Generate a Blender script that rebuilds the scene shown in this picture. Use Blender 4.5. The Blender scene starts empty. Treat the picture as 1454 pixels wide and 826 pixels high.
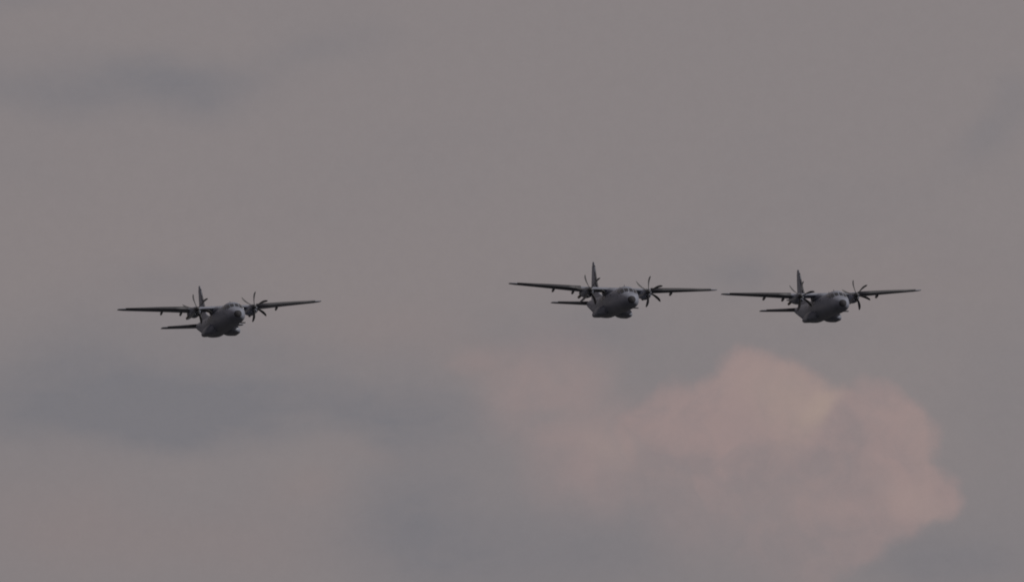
import bpy, bmesh, math
import numpy as np
from mathutils import Matrix, Vector
R = math.radians
sc = bpy.context.scene

# ------------------------------------------------------------------ camera
F = 10494.0                      # focal length in pixels of the 1454 px wide photograph
ELEV = R(5.7)
cam = bpy.data.cameras.new('camera'); co = bpy.data.objects.new('camera', cam)
sc.collection.objects.link(co); sc.camera = co
cam.sensor_width = 36.0; cam.lens = 36.0*F/1454.0
cam.clip_start = 1.0; cam.clip_end = 60000.0
co.location = (0, 0, 1.7); co.rotation_euler = (math.pi/2+ELEV, 0, 0)
cam.dof.use_dof = False
sc.render.resolution_x = 1024; sc.render.resolution_y = 581
sc.view_settings.view_transform = 'Standard'; sc.view_settings.look = 'None'
sc.view_settings.exposure = 0.0; sc.view_settings.gamma = 1.0
sc.render.engine = 'CYCLES'
sc.cycles.filter_width = 1.9     # a soft long lens

SUN_AZ, SUN_EL = R(68), R(36)    # azimuth to the right of "towards the camera" is set below
# direction from the aircraft to the sun: right of the picture, a little towards the camera
sun_dir = Vector((math.cos(SUN_EL)*math.sin(SUN_AZ), -math.cos(SUN_EL)*math.cos(SUN_AZ), math.sin(SUN_EL)))

# ------------------------------------------------------------------ world (overcast dusk sky)
def s2l(c):
    o = []
    for v in c:
        v /= 255.0
        o.append(v/12.92 if v <= .04045 else ((v+.055)/1.055)**2.4)
    return tuple(o)+(1.0,)
W = bpy.data.worlds.new('World'); sc.world = W; W.use_nodes = True
nt = W.node_tree; nt.nodes.clear(); N = nt.nodes; Lk = nt.links
def node(t, **k):
    n = N.new(t)
    for a, v in k.items(): setattr(n, a, v)
    return n
def put(sock, v):
    if isinstance(v, bpy.types.NodeSocket): Lk.new(v, sock)
    else: sock.default_value = v
def M(op, a, b=None, c=None, clamp=False):
    n = node('ShaderNodeMath', operation=op, use_clamp=clamp)
    put(n.inputs[0], a)
    if b is not None: put(n.inputs[1], b)
    if c is not None: put(n.inputs[2], c)
    return n.outputs[0]
def mix(f, a, b):
    n = node('ShaderNodeMix', data_type='RGBA')
    put(n.inputs[0], f); put(n.inputs[6], a); put(n.inputs[7], b)
    return n.outputs[2]
def smooth(x, a, b, lo=0.0, hi=1.0):
    n = node('ShaderNodeMapRange', interpolation_type='SMOOTHSTEP')
    put(n.inputs[0], x); n.inputs[1].default_value = a; n.inputs[2].default_value = b
    n.inputs[3].default_value = lo; n.inputs[4].default_value = hi
    return n.outputs[0]
tc = node('ShaderNodeTexCoord')
D = tc.outputs['Generated']                       # the direction looked at
sep = node('ShaderNodeSeparateXYZ'); Lk.new(D, sep.inputs[0])
az = M('ARCTAN2', sep.outputs[0], sep.outputs[1])
el = M('ARCSINE', sep.outputs[2])
# sky chart: azimuth and elevation counted in units of 1/10494 rad, origin at azimuth -727, elevation 5.7 deg + 413
U0 = M('MULTIPLY_ADD', az, F, 727.0)
V0 = M('MULTIPLY_ADD', el, -F, 413.0+ELEV*F)
def noise(vec, scale, detail=4, rough=.5, dist=0.0, stretch=None):
    if stretch:
        mp = node('ShaderNodeMapping'); Lk.new(vec, mp.inputs[0]); mp.inputs['Scale'].default_value = stretch
        vec = mp.outputs[0]
    n = node('ShaderNodeTexNoise'); Lk.new(vec, n.inputs['Vector'])
    n.inputs['Scale'].default_value = scale; n.inputs['Detail'].default_value = detail
    n.inputs['Roughness'].default_value = rough; n.inputs['Distortion'].default_value = dist
    return n
K = F/100.0
def warp(amt, scale):
    n = noise(D, K*scale, 5, .5)
    s = node('ShaderNodeSeparateXYZ'); Lk.new(n.outputs['Color'], s.inputs[0])
    u = M('ADD', U0, M('MULTIPLY', M('SUBTRACT', s.outputs[0], .5), amt))
    v = M('ADD', V0, M('MULTIPLY', M('SUBTRACT', s.outputs[2], .5), amt))
    c = node('ShaderNodeCombineXYZ'); Lk.new(u, c.inputs[0]); Lk.new(v, c.inputs[1])
    return c.outputs[0]
soft = warp(90, .45)
fine = warp(44, 1.6)
def blob(vec, cx, cy, rx, ry, rot=0, amp=1.0, p=2):
    m = node('ShaderNodeMapping', vector_type='TEXTURE'); Lk.new(vec, m.inputs[0])
    m.inputs['Location'].default_value = (cx, cy, 0); m.inputs['Rotation'].default_value = (0, 0, R(rot))
    m.inputs['Scale'].default_value = (rx, ry, 1)
    d = node('ShaderNodeVectorMath', operation='DOT_PRODUCT'); Lk.new(m.outputs[0], d.inputs[0]); Lk.new(m.outputs[0], d.inputs[1])
    x = d.outputs['Value']
    if p != 2: x = M('POWER', x, p/2)
    e = M('POWER', math.e, M('MULTIPLY', x, -1.0))
    return M('MULTIPLY', e, amp) if amp != 1.0 else e
def total(lst, op='ADD'):
    r = lst[0]
    for x in lst[1:]: r = M(op, r, x)
    return r

# veil of high cloud: warm grey, drifting to cooler grey
warm, cool = s2l((136, 129, 130)), s2l((121, 119, 124))
n1 = noise(D, K*.22, 4, .5, stretch=(1, 1, 2.2)).outputs[0]
n2 = noise(D, K*.75, 5, .55, .3, stretch=(1, 1, 1.6)).outputs[0]
# broad darker streaks and patches of this part of the sky
darks = [
    blob(soft, 60, 128, 150, 38, 0, .60), blob(soft, 230, 118, 110, 42, 8, .75), blob(soft, 400, 85, 150, 26, -10, .30),
    blob(soft, 0, 5, 90, 16, 0, .40), blob(soft, 110, 565, 260, 66, 0, .62, 4), blob(soft, 350, 585, 290, 52, 0, .66, 4),
    blob(soft, 610, 585, 130, 60, 0, .45), blob(soft, 400, 500, 130, 42, 10, .45), blob(soft, 150, 480, 170, 50, 0, .25),
    blob(soft, 575, 725, 85, 90, 0, .60), blob(soft, 640, 800, 120, 70, 0, .40), blob(soft, 800, 465, 100, 32, 0, .55),
    blob(soft, 1065, 388, 55, 24, 0, .42), blob(soft, 1415, 190, 60, 34, -40, .50), blob(soft, 1450, 130, 30, 40, -30, .25),
    blob(soft, 830, 790, 150, 70, 0, .42), blob(soft, 1340, 800, 110, 50, 0, .50), blob(soft, 960, 540, 120, 60, 0, .22),
    blob(soft, 235, 395, 90, 26, 0, .25), blob(soft, 1420, 560, 90, 200, 0, .18), blob(soft, 1180, 480, 130, 30, 0, .15),
    blob(soft, 620, 510, 120, 40, 0, .12)]
g_low = smooth(V0, 300, 800, 0.0, .22)
wisp = noise(D, K*.9, 7, .6, .6, stretch=(1, 1, 2.6)).outputs[0]
wmul = M('MULTIPLY_ADD', wisp, .95, .42)
dark = M('ADD', M('ADD', M('MULTIPLY', total(darks), wmul), g_low), M('MULTIPLY_ADD', M('SUBTRACT', n1, .5), .55, M('MULTIPLY', M('SUBTRACT', n2, .5), .28)), clamp=True)
col = mix(dark, warm, cool)
# faint rosy patches
rosy = total([blob(soft, 90, 745, 130, 70, 0, .50), blob(soft, 330, 770, 150, 50, 0, .40), blob(soft, 430, 700, 60, 30, 0, .40),
              blob(soft, 560, 380, 260, 90, 0, .10), blob(soft, 560, 470, 120, 40, 0, .30), blob(soft, 100, 350, 200, 90, 0, .10),
              blob(soft, 520, 650, 60, 20, 0, .20), blob(soft, 1290, 400, 160, 60, 0, .20), blob(soft, 690, 505, 60, 26, 0, .45)])
col = mix(M('MULTIPLY', rosy, .8, clamp=True), col, s2l((141, 128, 127)))

# the cumulus: overlapping heads with rather firm upper edges, dissolving downwards
nf = noise(D, K*1.3, 5, .5).outputs[0]
def head(cx, cy, rx, ry, rot=0, amp=1.0, vec=None):
    """1 inside an ellipse, 0 at 1.6 times its size"""
    m = node('ShaderNodeMapping', vector_type='TEXTURE'); Lk.new(vec or fine, m.inputs[0])
    m.inputs['Location'].default_value = (cx, cy, 0); m.inputs['Rotation'].default_value = (0, 0, R(rot))
    m.inputs['Scale'].default_value = (rx, ry, 1)
    d = node('ShaderNodeVectorMath', operation='LENGTH'); Lk.new(m.outputs[0], d.inputs[0])
    return M('MULTIPLY', smooth(d.outputs['Value'], .72, 1.25, 1.0, 0.0), amp)
fine2 = warp(58, 1.8)
def edge_distance(vec, p, q):
    """signed distance to the line p-q, positive outside a clockwise outline (sky chart, V down)"""
    dx, dy = q[0]-p[0], q[1]-p[1]; L = math.hypot(dx, dy); nx, ny = dy/L, -dx/L
    d = node('ShaderNodeVectorMath', operation='DOT_PRODUCT'); Lk.new(vec, d.inputs[0]); d.inputs[1].default_value = (nx, ny, 0)
    return M('SUBTRACT', d.outputs['Value'], nx*p[0]+ny*p[1])
def mass(pts, w0=17, w1=-12, amp=1.0, vec=None, round_=9):
    """a billow with the given convex outline (clockwise on the chart), soft over w0..w1"""
    ds = [edge_distance(vec or fine2, p, q) for p, q in zip(pts, pts[1:]+pts[:1])]
    m = ds[0]
    for d in ds[1:]:
        m = M('SMOOTH_MAX', m, d, round_)
    o = smooth(m, w1, w0, 1.0, 0.0)
    return M('MULTIPLY', o, amp) if amp != 1.0 else o
low = smooth(V0, 630, 760, 1.0, .5)
lowl = smooth(V0, 610, 740, 1.0, .30)
A = M('MULTIPLY', mass([(985, 556), (1022, 519), (1052, 501), (1094, 500), (1136, 518), (1190, 552), (1225, 640), (1200, 740), (1010, 740), (960, 640)], 17, -14), low)
B = mass([(1120, 600), (1165, 552), (1238, 546), (1280, 558), (1318, 582), (1332, 615), (1334, 665), (1310, 765), (1200, 820), (1120, 740)], 17, -14)
B2 = mass([(1260, 630), (1332, 650), (1352, 680), (1366, 742), (1322, 745), (1250, 785), (1190, 800), (1170, 700)], 16, -12)
C = M('MULTIPLY', mass([(850, 612), (872, 578), (908, 558), (952, 552), (1010, 528), (1110, 560), (1110, 760), (900, 730)], 18, -24, .96), lowl)
Dd = mass([(690, 560), (712, 505), (760, 484), (830, 486), (866, 520), (866, 590), (800, 625), (720, 610)], 44, -44, .52, fine)
E = mass([(745, 610), (800, 580), (860, 575), (940, 590), (970, 660), (870, 715), (780, 700)], 54, -50, .66, fine)
G = mass([(1060, 680), (1230, 700), (1200, 850), (1150, 870), (1050, 790)], 44, -40, .66, fine)
H = mass([(640, 512), (665, 498), (720, 495), (725, 520), (660, 528)], 18, -18, .40, fine)
J = mass([(860, 640), (1060, 640), (1200, 760), (1130, 800), (960, 770)], 60, -50, .45, fine)
B = M('MULTIPLY', B, smooth(U0, 1110, 1225, .75, 1.0)); B2 = M('MULTIPLY', B2, smooth(U0, 1170, 1280, .5, 1.0))
fall = smooth(V0, 690, 840, 1.0, .62)
body_ = total([A, B, B2, C, Dd, E, G, H, J], 'MAXIMUM')
cut = total([mass([(1180, 822), (1262, 772), (1325, 744), (1440, 738), (1440, 900), (1180, 900)], 14, -20), blob(soft, 780, 582, 34, 12, 0, .45)], 'MAXIMUM')
mask = M('MULTIPLY', M('MULTIPLY', M('MULTIPLY', body_, fall), M('MULTIPLY_ADD', nf, .5, .72), clamp=True), M('SUBTRACT', 1.0, cut), clamp=True)
pink, shade = s2l((153, 135, 134)), s2l((141, 129, 130))
bil = noise(D, K*1.9, 6, .55, .5).outputs[0]
shd = total([blob(fine, 1203, 673, 70, 50, 0, .75), blob(fine, 1040, 672, 110, 40, 0, .70), blob(fine, 1195, 610, 36, 40, 30, .45, 3),
             blob(fine, 920, 655, 40, 30, 0, .50), blob(fine, 1110, 790, 140, 60, 0, .55)])
ccol = mix(M('ADD', shd, M('MULTIPLY', M('SUBTRACT', bil, .44), 2.6), clamp=True), pink, shade)
hil = total([blob(fine, 1308, 715, 64, 24, 32, .70), blob(fine, 868, 634, 40, 24, 30, .90), blob(fine, 1245, 582, 60, 22, 8, .25),
             blob(fine, 1308, 620, 26, 60, -10, .45), blob(fine, 1075, 540, 75, 34, 0, .45), blob(fine, 1160, 715, 60, 36, 20, .20), blob(soft, 785, 515, 50, 26, 0, .25)])
ccol = mix(M('MULTIPLY', hil, 1.0, clamp=True), ccol, s2l((159, 140, 137)))
fold = smooth(edge_distance(fine, (1208, 548), (1158, 612)), -10, 10, 1.0, 0.0)
crm = M('MULTIPLY', M('ADD', blob(fine2, 1162, 585, 56, 16, -52, .42), blob(fine2, 1135, 568, 66, 44, 30, .45)), fold, clamp=True)
ccol = mix(crm, ccol, s2l((165, 147, 139)))
col = mix(M('MULTIPLY', mask, 1.0), col, ccol)
# fine mottling of the veil
mot = M('ADD', M('MULTIPLY', M('SUBTRACT', noise(D, K*32, 2, .6).outputs[0], .5), .05), M('MULTIPLY', M('SUBTRACT', noise(D, K*6, 4, .6).outputs[0], .5), .06))
mv = node('ShaderNodeVectorMath', operation='SCALE'); Lk.new(col, mv.inputs[0]); Lk.new(M('ADD', mot, 1.0), mv.inputs['Scale'])
col = mv.outputs[0]
# clear-air sky behind the veil
sky = node('ShaderNodeTexSky', sky_type='NISHITA', sun_disc=False)
sky.sun_elevation = SUN_EL
sky.sun_rotation = math.atan2(sun_dir.x, sun_dir.y)
sky.air_density = 1.5; sky.dust_density = 3.0
bg1 = node('ShaderNodeBackground'); Lk.new(sky.outputs[0], bg1.inputs[0]); bg1.inputs[1].default_value = 0.05
bg2 = node('ShaderNodeBackground'); Lk.new(col, bg2.inputs[0]); bg2.inputs[1].default_value = 1.0
ms = node('ShaderNodeMixShader'); ms.inputs[0].default_value = .97
Lk.new(bg1.outputs[0], ms.inputs[1]); Lk.new(bg2.outputs[0], ms.inputs[2])
ow = node('ShaderNodeOutputWorld'); Lk.new(ms.outputs[0], ow.inputs[0])

sl = bpy.data.lights.new('sun', 'SUN'); sl.energy = 3.1; sl.angle = R(2.0); sl.color = (1.0, .95, .88)
so = bpy.data.objects.new('sun', sl); sc.collection.objects.link(so)
so.rotation_euler = sun_dir.to_track_quat('Z', 'Y').to_euler(); so.location = (300, -100, 200)

# ------------------------------------------------------------------ materials
def material(name, c, rough=.5, metal=0.0, var=0.12, scale=1.5, spec=.5):
    m = bpy.data.materials.new(name); m.use_nodes = True
    t = m.node_tree; b = t.nodes['Principled BSDF']
    b.inputs['Roughness'].default_value = rough; b.inputs['Metallic'].default_value = metal
    b.inputs['Specular IOR Level'].default_value = spec
    tx = t.nodes.new('ShaderNodeTexCoord'); n = t.nodes.new('ShaderNodeTexNoise')
    n.inputs['Scale'].default_value = scale; n.inputs['Detail'].default_value = 6
    t.links.new(tx.outputs['Object'], n.inputs['Vector'])
    r = t.nodes.new('ShaderNodeValToRGB'); t.links.new(n.outputs[0], r.inputs[0])
    r.color_ramp.elements[0].position = .3; r.color_ramp.elements[1].position = .7
    r.color_ramp.elements[0].color = tuple(x*(1-var) for x in c)+(1,)
    r.color_ramp.elements[1].color = tuple(min(1, x*(1+var)) for x in c)+(1,)
    t.links.new(r.outputs[0], b.inputs['Base Color'])
    return m
PAINT = material('grey_airframe_paint', (.150, .163, .208), .5, 0, .14, 1.1)
DARK = material('dark_grey_paint', (.045, .046, .058), .5, 0, .15, 2)
MATT_BLACK = material('matt_black', (.034, .034, .040), .8, 0, .1, 2, .2)
BLADE = material('propeller_black', (.035, .035, .04), .45, 0, .1, 4)
BOOT = material('deicing_boot_rubber', (.026, .027, .036), .6, 0, .1, 3)
GLASS = material('cockpit_glass', (.02, .022, .028), .08, 0, .05, 1, .8)
METAL = material('burnt_exhaust_metal', (.16, .13, .11), .4, .8, .2, 6)
GRASS = material('grass_field', (.034, .034, .036), .9, 0, .35, .02)

# ------------------------------------------------------------------ geometry helpers
def link(name, bm, mat, parent=None, smooth_=True, loc=None):
    bmesh.ops.recalc_face_normals(bm, faces=bm.faces[:])
    me = bpy.data.meshes.new(name); bm.to_mesh(me); bm.free()
    if smooth_:
        for p in me.polygons: p.use_smooth = True
    me.materials.append(mat)
    o = bpy.data.objects.new(name, me); sc.collection.objects.link(o)
    if parent: o.parent = parent
    if loc: o.location = loc
    return o
S0 = 11.0            # station of the local origin; local y = s - S0, nose towards -Y, +X = aircraft's left
def loft(bm, rings, cap=True):
    vs = [[bm.verts.new(p) for p in r] for r in rings]
    n = len(rings[0])
    for a, b in zip(vs[:-1], vs[1:]):
        for i in range(n):
            j = (i+1) % n
            bm.faces.new((a[i], a[j], b[j], b[i]))
    if cap:
        bm.faces.new(vs[0]); bm.faces.new(vs[-1][::-1])
    return vs
def pchip(xs, ys, x):
    xs = np.array(xs, float); ys = np.array(ys, float)
    h = np.diff(xs); d = np.diff(ys)/h
    m = np.zeros(len(xs))
    for i in range(1, len(xs)-1):
        if d[i-1]*d[i] > 0:
            w1 = 2*h[i]+h[i-1]; w2 = h[i]+2*h[i-1]
            m[i] = (w1+w2)/(w1/d[i-1]+w2/d[i])
    m[0] = d[0]; m[-1] = d[-1]
    i = int(np.clip(np.searchsorted(xs, x)-1, 0, len(h)-1)); t = (x-xs[i])/h[i]
    return float((2*t**3-3*t*t+1)*ys[i]+(t**3-2*t*t+t)*h[i]*m[i]+(-2*t**3+3*t*t)*ys[i+1]+(t**3-t*t)*h[i]*m[i+1])
# fuselage table: station, bottom, top, half width
FT = [(0.0, .96, 1.06, .05), (.08, .70, 1.28, .30), (.28, .50, 1.46, .56), (.7, .30, 1.66, .86), (1.2, .16, 1.84, 1.08),
      (1.65, .08, 2.02, 1.20), (2.15, .03, 2.44, 1.29), (2.7, 0, 2.74, 1.35), (3.4, 0, 2.86, 1.40), (4.6, 0, 2.84, 1.42),
      (9, 0, 2.82, 1.42), (14.6, 0, 2.82, 1.42), (16.2, .16, 2.82, 1.40), (18, .72, 2.82, 1.36), (20, 1.38, 2.80, 1.27),
      (21.4, 1.78, 2.76, 1.10), (22.6, 2.06, 2.72, .78), (23.5, 2.26, 2.68, .42), (24.3, 2.42, 2.56, .08)]
fs, fb, ftp, fw = zip(*FT)
def fus(s, th, off=0.0):
    """point on the fuselage skin; th = 0 at the aircraft's left (+X), 90 deg on top"""
    b, t, w = pchip(fs, fb, s), pchip(fs, ftp, s), pchip(fs, fw, s)
    w += off; b -= off; t += off
    zc = b+(t-b)*.50; c, q = math.cos(th), math.sin(th)
    ex = .92 if q > 0 else .80
    x = w*math.copysign(abs(c)**ex, c); z = zc+(t-b)/2*math.copysign(abs(q)**ex, q)
    return Vector((x, s-S0, z))
def fuselage(parent):
    bm = bmesh.new()
    ss = sorted(set([0, .03, .08, .16, .28, .45]+[.7+i*.19 for i in range(16)]+[3.8+i*.6 for i in range(18)]+[14.6+i*.5 for i in range(19)]+[23.9, 24.3]))
    loft(bm, [[fus(s, i*math.tau/56) for i in range(56)] for s in ss])
    return link('fuselage', bm, PAINT, parent)
def patch(name, s0, s1, a0, a1, mat, parent, off=.015, n=7, s0b=None, s1b=None):
    """a pane that follows the fuselage skin, with thickness; stations may differ along the edge a1"""
    bm = bmesh.new(); g = []
    for lay in (off, off-.05):
        rows = []
        for i in range(n+1):
            t = i/n; sa = s0+(s1-s0)*t; sb = (s0 if s0b is None else s0b)+((s1 if s1b is None else s1b)-(s0 if s0b is None else s0b))*t
            rows.append([bm.verts.new(fus(sa+(sb-sa)*j/n, R(a0+(a1-a0)*j/n), lay)) for j in range(n+1)])
        g.append(rows)
    for rows in g:
        for i in range(n):
            for j in range(n): bm.faces.new((rows[i][j], rows[i+1][j], rows[i+1][j+1], rows[i][j+1]))
    A, B = g
    for i in range(n):
        bm.faces.new((A[i][0], A[i+1][0], B[i+1][0], B[i][0])); bm.faces.new((A[i][n], A[i+1][n], B[i+1][n], B[i][n]))
        bm.faces.new((A[0][i], A[0][i+1], B[0][i+1], B[0][i])); bm.faces.new((A[n][i], A[n][i+1], B[n][i+1], B[n][i]))
    return link(name, bm, mat, parent)
def foil(n=14):
    """airfoil outline, chord 0..1, unit thickness"""
    p = []
    for i in range(n+1):
        t = i/n; x = .5*(1-math.cos(math.pi*t))
        y = 5*(.2969*math.sqrt(x)-.126*x-.3516*x*x+.2843*x**3-.1036*x**4)
        p.append((x, y))
    up = [(x, y*1.08+.0) for x, y in p]; lo = [(x, -y*.85) for x, y in p[1:-1]][::-1]
    return up+lo
FO = foil()
def wing_ring(x, le, ch, z, th, c0=0.0, c1=1.0, inc=0.035):
    """x lateral, le station, chord; c0..c1 part of the chord"""
    out = []
    for cx, cy in FO:
        q = min(max(cx, c0), c1)
        out.append(Vector((x, le+q*ch-S0, z+cy*th*ch-q*ch*inc)))
    return out
WS = [(-13.02, 10.75, .60, 3.52, .09), (-12.85, 10.45, 1.0, 3.50, .13), (-12.2, 10.2, 1.45, 3.46, .145), (-8, 9.62, 2.30, 3.24, .18), (-4.2, 9.3, 3.0, 3.03, .19), (-3.6, 9.3, 3.0, 3.02, .19)]
WS = WS+[(0, 9.3, 3.0, 3.02, .19)]+[(-a, b, c, d, e) for a, b, c, d, e in WS[::-1]]
def wing_at(x):
    xs = [w[0] for w in WS]
    return [float(np.interp(x, xs, [w[k] for w in WS])) for k in (1, 2, 3, 4)]
def build_foil_strip(xs, name, mat, parent, grow=1.0, shift=0.0, zo=0.0, c0=0, c1=1, at=wing_at):
    bm = bmesh.new(); rings = []
    for x in xs:
        le, ch, z, th = at(x)
        rings.append(wing_ring(x, le+shift, ch, z+zo, th*grow, c0, c1))
    # collapse duplicates
    vs = loft(bm, rings)
    bmesh.ops.remove_doubles(bm, verts=bm.verts[:], dist=.0005)
    return link(name, bm, mat, parent)
def ellipse_ring(x, z, w, h, y, n=24, p=1.0, flat=1.0):
    o = []
    for i in range(n):
        a = i*math.tau/n; c, q = math.cos(a), math.sin(a)
        o.append(Vector((x+w*math.copysign(abs(c)**p, c), y, z+h*math.copysign(abs(q)**p, q)*(flat if q < 0 else 1))))
    return o
def body(name, secs, mat, parent, p=1.0, n=28):
    bm = bmesh.new()
    loft(bm, [ellipse_ring(x, z, w, h, s-S0, n, p) for s, x, z, w, h in secs])
    return link(name, bm, mat, parent)

HZ, HX, HS = 2.70, 3.62, 7.40
def blade_bm():
    bm = bmesh.new(); rings = []
    r0, r1 = .20, 1.945
    for i in range(17):
        t = i/16; r = r0+(r1-r0)*t
        ch = float(np.interp(t, [0, .12, .35, .65, .88, .97, 1], [.15, .22, .36, .40, .30, .18, .06]))
        tk = float(np.interp(t, [0, .15, .5, 1], [.13, .09, .045, .015]))
        tw = R(float(np.interp(t, [0, .3, .7, 1], [72, 60, 46, 38])))     # angle to the propeller disc
        xo = -.13*4*t*(1-t)*(.6+.8*t) + .02
        ring = []
        for k in range(12):
            a = k*math.tau/12; cx = ch/2*math.cos(a); cy = tk/2*math.sin(a)
            ring.append(Vector((xo+cx*math.cos(tw)-cy*math.sin(tw), cx*math.sin(tw)+cy*math.cos(tw), r)))
        rings.append(ring)
    loft(bm, rings); return bm
me_cache = {}
def propeller(parent, side, phase):
    bm = bmesh.new(); rings = []
    for y, r in [(.22, .27), (.1, .29), (-.08, .285), (-.25, .24), (-.40, .17), (-.50, .09), (-.54, .02)]:
        rings.append(ellipse_ring(0, 0, r, r, y, 24))
    loft(bm, rings)
    p = link('propeller', bm, BLADE, parent)
    p.location = (side*HX, HS-S0, HZ)
    p.rotation_euler = (0, R(90-phase), 0)
    for k in range(6):
        if 'blade' not in me_cache:
            b = link('blade', blade_bm(), BLADE, p); me_cache['blade'] = b.data
        else:
            b = bpy.data.objects.new('blade', me_cache['blade']); sc.collection.objects.link(b); b.parent = p
        b.rotation_euler = (0, R(60*k), 0)
    return p
def box_bm(bm, c, sx, sy, sz, taper=1.0):
    v = []
    for z, k in ((-1, 1), (1, taper)):
        for x, y in ((-1, -1), (1, -1), (1, 1), (-1, 1)):
            v.append(bm.verts.new((c[0]+x*sx*k, c[1]+y*sy*k, c[2]+z*sz)))
    for f in ((0, 1, 2, 3), (4, 5, 6, 7), (0, 1, 5, 4), (1, 2, 6, 5), (2, 3, 7, 6), (3, 0, 4, 7)): bm.faces.new([v[i] for i in f])

def sponson(parent, side):
    """landing gear fairing: widest low down, flat sole, shoulder running up the fuselage side"""
    bm = bmesh.new(); rings = []
    tab = [(9.45, .15), (9.50, .42), (9.65, .70), (9.9, .90), (10.3, .98), (10.8, 1.0), (12.3, 1.0), (13.0, .86), (13.8, .66), (14.8, .42), (15.8, .15)]
    prof = [(.55, .30), (.75, -.04), (1.15, -.19), (1.65, -.23), (2.10, -.21), (2.28, -.06), (2.31, .16), (2.22, .42), (2.02, .70), (1.76, .94), (1.42, 1.12), (1.05, 1.05), (.7, .75)]
    cx, cz = 1.25, .30
    m = 4; nn = len(prof)
    dense = []
    for i in range(nn):          # closed Catmull-Rom
        p0, p1, p2, p3 = (Vector(prof[(i+k-1) % nn]) for k in range(4))
        for j in range(m):
            t = j/m
            dense.append(.5*((2*p1)+(p2-p0)*t+(2*p0-5*p1+4*p2-p3)*t*t+(3*p1-p0-3*p2+p3)*t**3))
    for s, k in tab:
        lift = max(0, s-12.6)*.08
        rings.append([Vector((side*(cx+(q.x-cx)*k), s-S0, cz+(q.y-cz)*k+lift)) for q in dense])
    loft(bm, rings)
    return link('landing_gear_fairing', bm, PAINT, parent)

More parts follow.
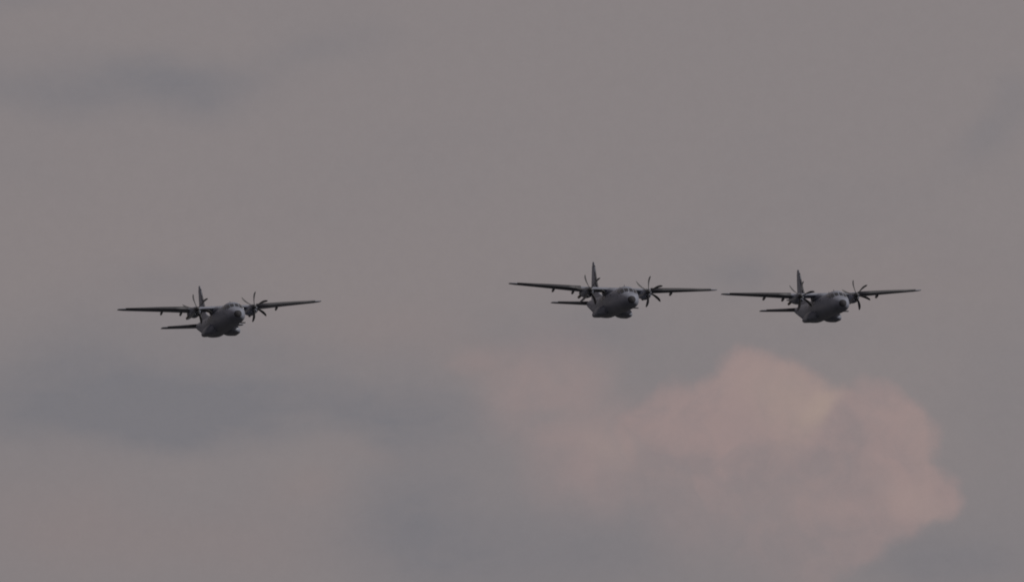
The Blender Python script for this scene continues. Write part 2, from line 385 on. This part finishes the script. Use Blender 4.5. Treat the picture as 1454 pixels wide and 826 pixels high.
def make_aircraft():
    root = bpy.data.objects.new('transport_aircraft', None); sc.collection.objects.link(root)
    f = fuselage(root)
    # dark cap over the nose tip, darker than the airframe paint
    bm = bmesh.new()
    loft(bm, [[fus(max(s, .0), i*math.tau/40, .012) if s > 0 else Vector((0, -S0-.012, 1.01))+(fus(0, i*math.tau/40)-Vector((0, -S0, 1.01)))*.5 for i in range(40)] for s in (0, .03, .08, .12, .16, .19)])
    link('nose_cap', bm, MATT_BLACK, f)
    # windscreen panes and side windows
    for a0, a1, s0, s1, s0b, s1b in [(92.2, 112, 1.74, 2.26, 1.72, 2.32), (116, 137, 1.72, 2.40, 1.74, 2.62), (68, 87.8, 1.72, 2.32, 1.74, 2.26), (43, 64, 1.74, 2.62, 1.72, 2.40)]:
        patch('windscreen_pane', s0, s1, a0, a1, GLASS, f, s0b=s0b, s1b=s1b)
    for a0, a1, s0, s1 in [(141, 154, 2.05, 2.60), (39, 26, 2.05, 2.60), (139, 154, 2.72, 3.22), (41, 26, 2.72, 3.22)]:
        patch('cockpit_side_window', s0, s1, a0, a1, GLASS, f, n=5)
    for k in range(6):
        for sd in (0, 1):
            bm = bmesh.new(); s = 6.6+k*1.55; a = R(24) if sd == 0 else R(156)
            c = fus(s, a); nx = 1 if sd == 0 else -1
            rg = []
            for dx in (-.03, .012):
                rg.append([Vector((c.x+nx*dx-nx*.18*math.sin(j*math.tau/16)*.35, c.y+.15*math.cos(j*math.tau/16), c.z+.18*math.sin(j*math.tau/16))) for j in range(16)])
            loft(bm, rg); link('cabin_window', bm, GLASS, f)
    # dark blade beneath the left side of the nose, small aerials on the back and belly
    def aerial(base, h, c, tip_c, th, mat=DARK, tilt=(0, 0, 1), name='blade_antenna'):
        bm = bmesh.new(); t = Vector(tilt).normalized(); base = Vector(base)
        side_ = Vector((0, 1, 0)).cross(t).normalized(); rings = []
        for q, cc, y0 in ((-.08, c, 0), (.0, c, 0), (.7, (c+tip_c)/2, c*.2), (1, tip_c, c*.35)):
            rings.append([base+t*(q*h)+Vector((0, y0+cc*(u+.5), 0))+side_*(w*th) for u, w in ((-.5, 0), (-.25, .5), (.2, .45), (.5, 0), (.2, -.45), (-.25, -.5))])
        loft(bm, rings); return link(name, bm, mat, f)
    aerial((1.15, 4.0-S0, .36), .58, .50, .34, .17, tilt=(1, 0, -.02))
    aerial((0, 4.4-S0, 2.83), .30, .30, .14, .05)
    aerial((0, 6.9-S0, 2.80), .34, .30, .14, .05)
    aerial((0, 16.2-S0, 2.80), .32, .32, .14, .05)
    # wing
    xs = []
    for a, b in zip(WS[:-1], WS[1:]):
        k = max(1, int((b[0]-a[0])/.9))
        xs += [a[0]+(b[0]-a[0])*i/k for i in range(k)]
    xs.append(WS[-1][0])
    w = build_foil_strip(xs, 'wing', PAINT, root)
    for sd in (-1, 1):
        # black rubber leading edge boots outboard of the engines
        bx = [sd*v for v in (4.35, 6, 8, 10, 12.1)]
        build_foil_strip(bx, 'deicing_boot', BOOT, w, grow=1.035, shift=-.012, c0=0, c1=.055)
        for lx, dpt in ((7.35, .40), (4.85, .42), (2.35, .40)):
            le, ch, z, th = wing_at(sd*lx)
            te = le+ch; zz = z-.035*ch
            body('flap_track_fairing', [(te-1.35, sd*lx, zz-.10, .03, .05), (te-1.0, sd*lx, zz-.17, .075, dpt*.38), (te-.4, sd*lx, zz-.20, .09, dpt*.58),
                                        (te+.1, sd*lx, zz-.22, .075, dpt*.52), (te+.45, sd*lx, zz-.24, .03, dpt*.22)], DARK, w, n=14)
        # static wicks / tip light
        le, ch, z, th = wing_at(sd*12.9)
        body('tip_light', [(le-.10, sd*12.86, z, .01, .01), (le, sd*12.87, z, .05, .05), (le+.2, sd*12.88, z, .05, .05), (le+.4, sd*12.88, z, .01, .01)], DARK, w, n=10)
    # centre section fairing on the back
    body('wing_root_fairing', [(7.9, 0, 2.62, .3, .14), (8.5, 0, 2.70, .85, .32), (9.3, 0, 2.78, 1.16, .46), (10.5, 0, 2.82, 1.22, .52), (12.2, 0, 2.80, 1.16, .46), (13.4, 0, 2.72, .8, .28), (14.6, 0, 2.66, .3, .15)], PAINT, root, p=.85)
    for sd in (-1, 1):
        x = sd*HX
        nac = body('engine_nacelle', [(7.58, x, 2.66, .33, .34), (7.66, x, 2.62, .43, .44), (8.0, x, 2.54, .54, .58), (8.7, x, 2.50, .60, .66), (9.6, x, 2.52, .60, .67), (10.8, x, 2.62, .56, .56), (11.8, x, 2.70, .46, .42), (12.7, x, 2.74, .28, .26), (13.3, x, 2.74, .10, .12)], PAINT, root, p=.9)
        bm = bmesh.new()          # chin intake: a lip with a hollow mouth
        rg = []
        for y, k in [(8.3, 1.12), (7.75, 1.05), (7.55, .98), (7.50, .90), (7.55, .78), (7.9, .66)]:
            rg.append(ellipse_ring(x, 2.12+(y-7.5)*.05, .30*k, .17*k, y-S0, 20, .85))
        loft(bm, rg); link('air_intake', bm, PAINT, nac)
        body('intake_mouth', [(7.58, x, 2.125, .215, .115), (7.86, x, 2.13, .19, .10)], MATT_BLACK, nac, p=.85, n=18)
        ex = body('exhaust_pipe', [(10.9, x+sd*.30, 2.42, .12, .12), (11.6, x+sd*.36, 2.30, .17, .17), (12.3, x+sd*.38, 2.22, .17, .18), (12.32, x+sd*.38, 2.22, .13, .14), (12.1, x+sd*.38, 2.22, .12, .13)], METAL, nac, n=16)
        sponson(root, sd)
    # fin, rudder
    def fin_at(z):
        le = pchip([2.3, 3.0, 3.35, 3.9, 7.3, 7.55, 7.68], [14.9, 17.0, 18.7, 19.85, 22.15, 22.35, 22.65], z)
        te = pchip([2.3, 3.0, 7.4, 7.68], [23.75, 23.7, 23.42, 23.25], z)
        tk = float(np.interp(z, [2.3, 3.0, 3.6, 7.2, 7.55, 7.68], [.30, .40, .38, .16, .10, .04]))
        return le, te, tk
    bm = bmesh.new(); rings = []; zs = [2.3, 2.6, 2.85, 3.0, 3.15, 3.35, 3.6, 3.9, 4.5, 5.2, 6, 6.8, 7.3, 7.45, 7.55, 7.63, 7.68]
    for z in zs:
        le, te, tk = fin_at(z); ch = te-le
        rings.append([Vector((cy*tk, le+cx*ch-S0, z)) for cx, cy in [(a, b/1.08 if b > 0 else b/.85) for a, b in FO]])
    loft(bm, rings); fin = link('tail_fin', bm, PAINT, root)
    bm = bmesh.new(); rings = []
    for z in (3.35, 4.2, 5.2, 6.2, 7.2):
        le, te, tk = fin_at(z); te += .012; c = (te-le)*(.34 if z < 5 else .38); k = tk*.36
        rings.append([Vector(p) for p in ((-k, te-c-S0, z), (k, te-c-S0, z), (.02, te+.02-S0, z), (-.02, te+.02-S0, z))])
    loft(bm, rings); link('rudder', bm, PAINT, fin, smooth_=False)
    bm = bmesh.new(); rings = []
    for z in (3.95, 5, 6, 7.2):
        le, te, tk = fin_at(z)
        rings.append([Vector((cy*tk*1.05, le-.012+min(cx, .05)*(te-le)-S0, z)) for cx, cy in FO])
    loft(bm, rings); bmesh.ops.remove_doubles(bm, verts=bm.verts[:], dist=.0005); link('deicing_boot', bm, BOOT, fin)
    # tailplane
    TS = [(-5.3, 22.35, .75, 2.47, .08), (-5.15, 22.05, 1.2, 2.47, .12), (-4.6, 21.85, 1.5, 2.46, .13), (0, 20.75, 2.7, 2.42, .13)]
    TS = TS+[(-a, b, c, d, e) for a, b, c, d, e in TS[:-1][::-1]]
    def tail_at(x):
        tx_ = [t[0] for t in TS]; return [float(np.interp(x, tx_, [t[k] for t in TS])) for k in (1, 2, 3, 4)]
    tp = build_foil_strip([-5.3, -5.15, -4.6, -3.5, -2.3, -1.2, 0, 1.2, 2.3, 3.5, 4.6, 5.15, 5.3], 'tailplane', PAINT, root, at=tail_at)
    for sd in (-1, 1):
        build_foil_strip([sd*v for v in (.8, 2, 3.4, 4.6)], 'deicing_boot', BOOT, tp, grow=1.05, shift=-.012, c0=0, c1=.06, at=tail_at)
    # small tail bumper fairing under the cone
    body('tail_cone_fairing', [(20.4, 0, 1.62, .08, .10), (20.9, 0, 1.66, .16, .20), (21.8, 0, 1.92, .18, .22), (22.6, 0, 2.15, .10, .12)], PAINT, f, n=16)
    return root

proto = make_aircraft()
propeller(proto, -1, 0); propeller(proto, 1, 0)
def copy_tree(o, parent=None):
    c = o.copy(); sc.collection.objects.link(c)
    if parent:
        c.parent = parent
    for ch in [q for q in list(bpy.data.objects) if q.parent == o]: copy_tree(ch, c)
    return c
# hub-midpoint azimuth/elevation on the sky chart, distance, effective elevation, yaw, bank, propeller phases
FLEET = [
    ((320.4, 437.0), 11.38, 7.35, 11.8, 4.1, (46, 85), 'grey twin-propeller transport aircraft flying alone on the left, banked, lowest of the three'),
    ((879.3, 412.5), 11.66, 5.50, 12.2, -.7, (50, 82), 'grey twin-propeller transport aircraft in the middle of the formation, flying highest and nearly level'),
    ((1176.3, 419.4), 11.26, 5.75, 14.1, 2.3, (18, 42), 'grey twin-propeller transport aircraft at the right end of the formation, above the pink cloud'),
]
cam_m = Matrix.Rotation(math.pi/2+ELEV, 3, 'X')
roots = []
for i, (px, scl, e, yaw, bank, ph, lab) in enumerate(FLEET):
    o = proto if i == 0 else copy_tree(proto)
    ray = cam_m @ Vector(((px[0]-727)/F, -(px[1]-413)/F, -1)); dist = F/scl
    ry = ray.normalized()
    rx = ry.cross(Vector((0, 0, 1))).normalized(); rz = rx.cross(ry)
    B = Matrix((rx, ry, rz)).transposed()
    Mx = B @ Matrix.Rotation(-R(bank), 3, 'Y') @ Matrix.Rotation(-R(e), 3, 'X') @ Matrix.Rotation(R(yaw), 3, 'Z')
    hub = Vector((0, HS-S0, HZ))
    loc = Vector((0, 0, 1.7))+ray*dist-Mx @ hub
    o.matrix_world = Matrix.Translation(loc) @ Mx.to_4x4()
    o['label'] = lab; o['category'] = 'aircraft'; o['group'] = 'transport aircraft flying in formation'
    props = sorted([q for q in bpy.data.objects if q.parent == o and q.name.startswith('propeller')], key=lambda q: q.location.x)
    for q, a in zip(props, ph): q.rotation_euler = (0, R(90-(a-bank)), 0)

# ------------------------------------------------------------------ ground (below the frame)
bm = bmesh.new(); rings = []
import random
random.seed(3)
vs = [[bm.verts.new((r*math.cos(a*math.tau/72), r*math.sin(a*math.tau/72), 0)) for a in range(72)] for r in (2, 40, 200, 800, 2500, 7000, 14000)]
for a, b in zip(vs[:-1], vs[1:]):
    for i in range(72):
        j = (i+1) % 72; bm.faces.new((a[i], b[i], b[j], a[j]))
bm.faces.new(vs[0])
g = link('ground', bm, GRASS, None); g['kind'] = 'structure'
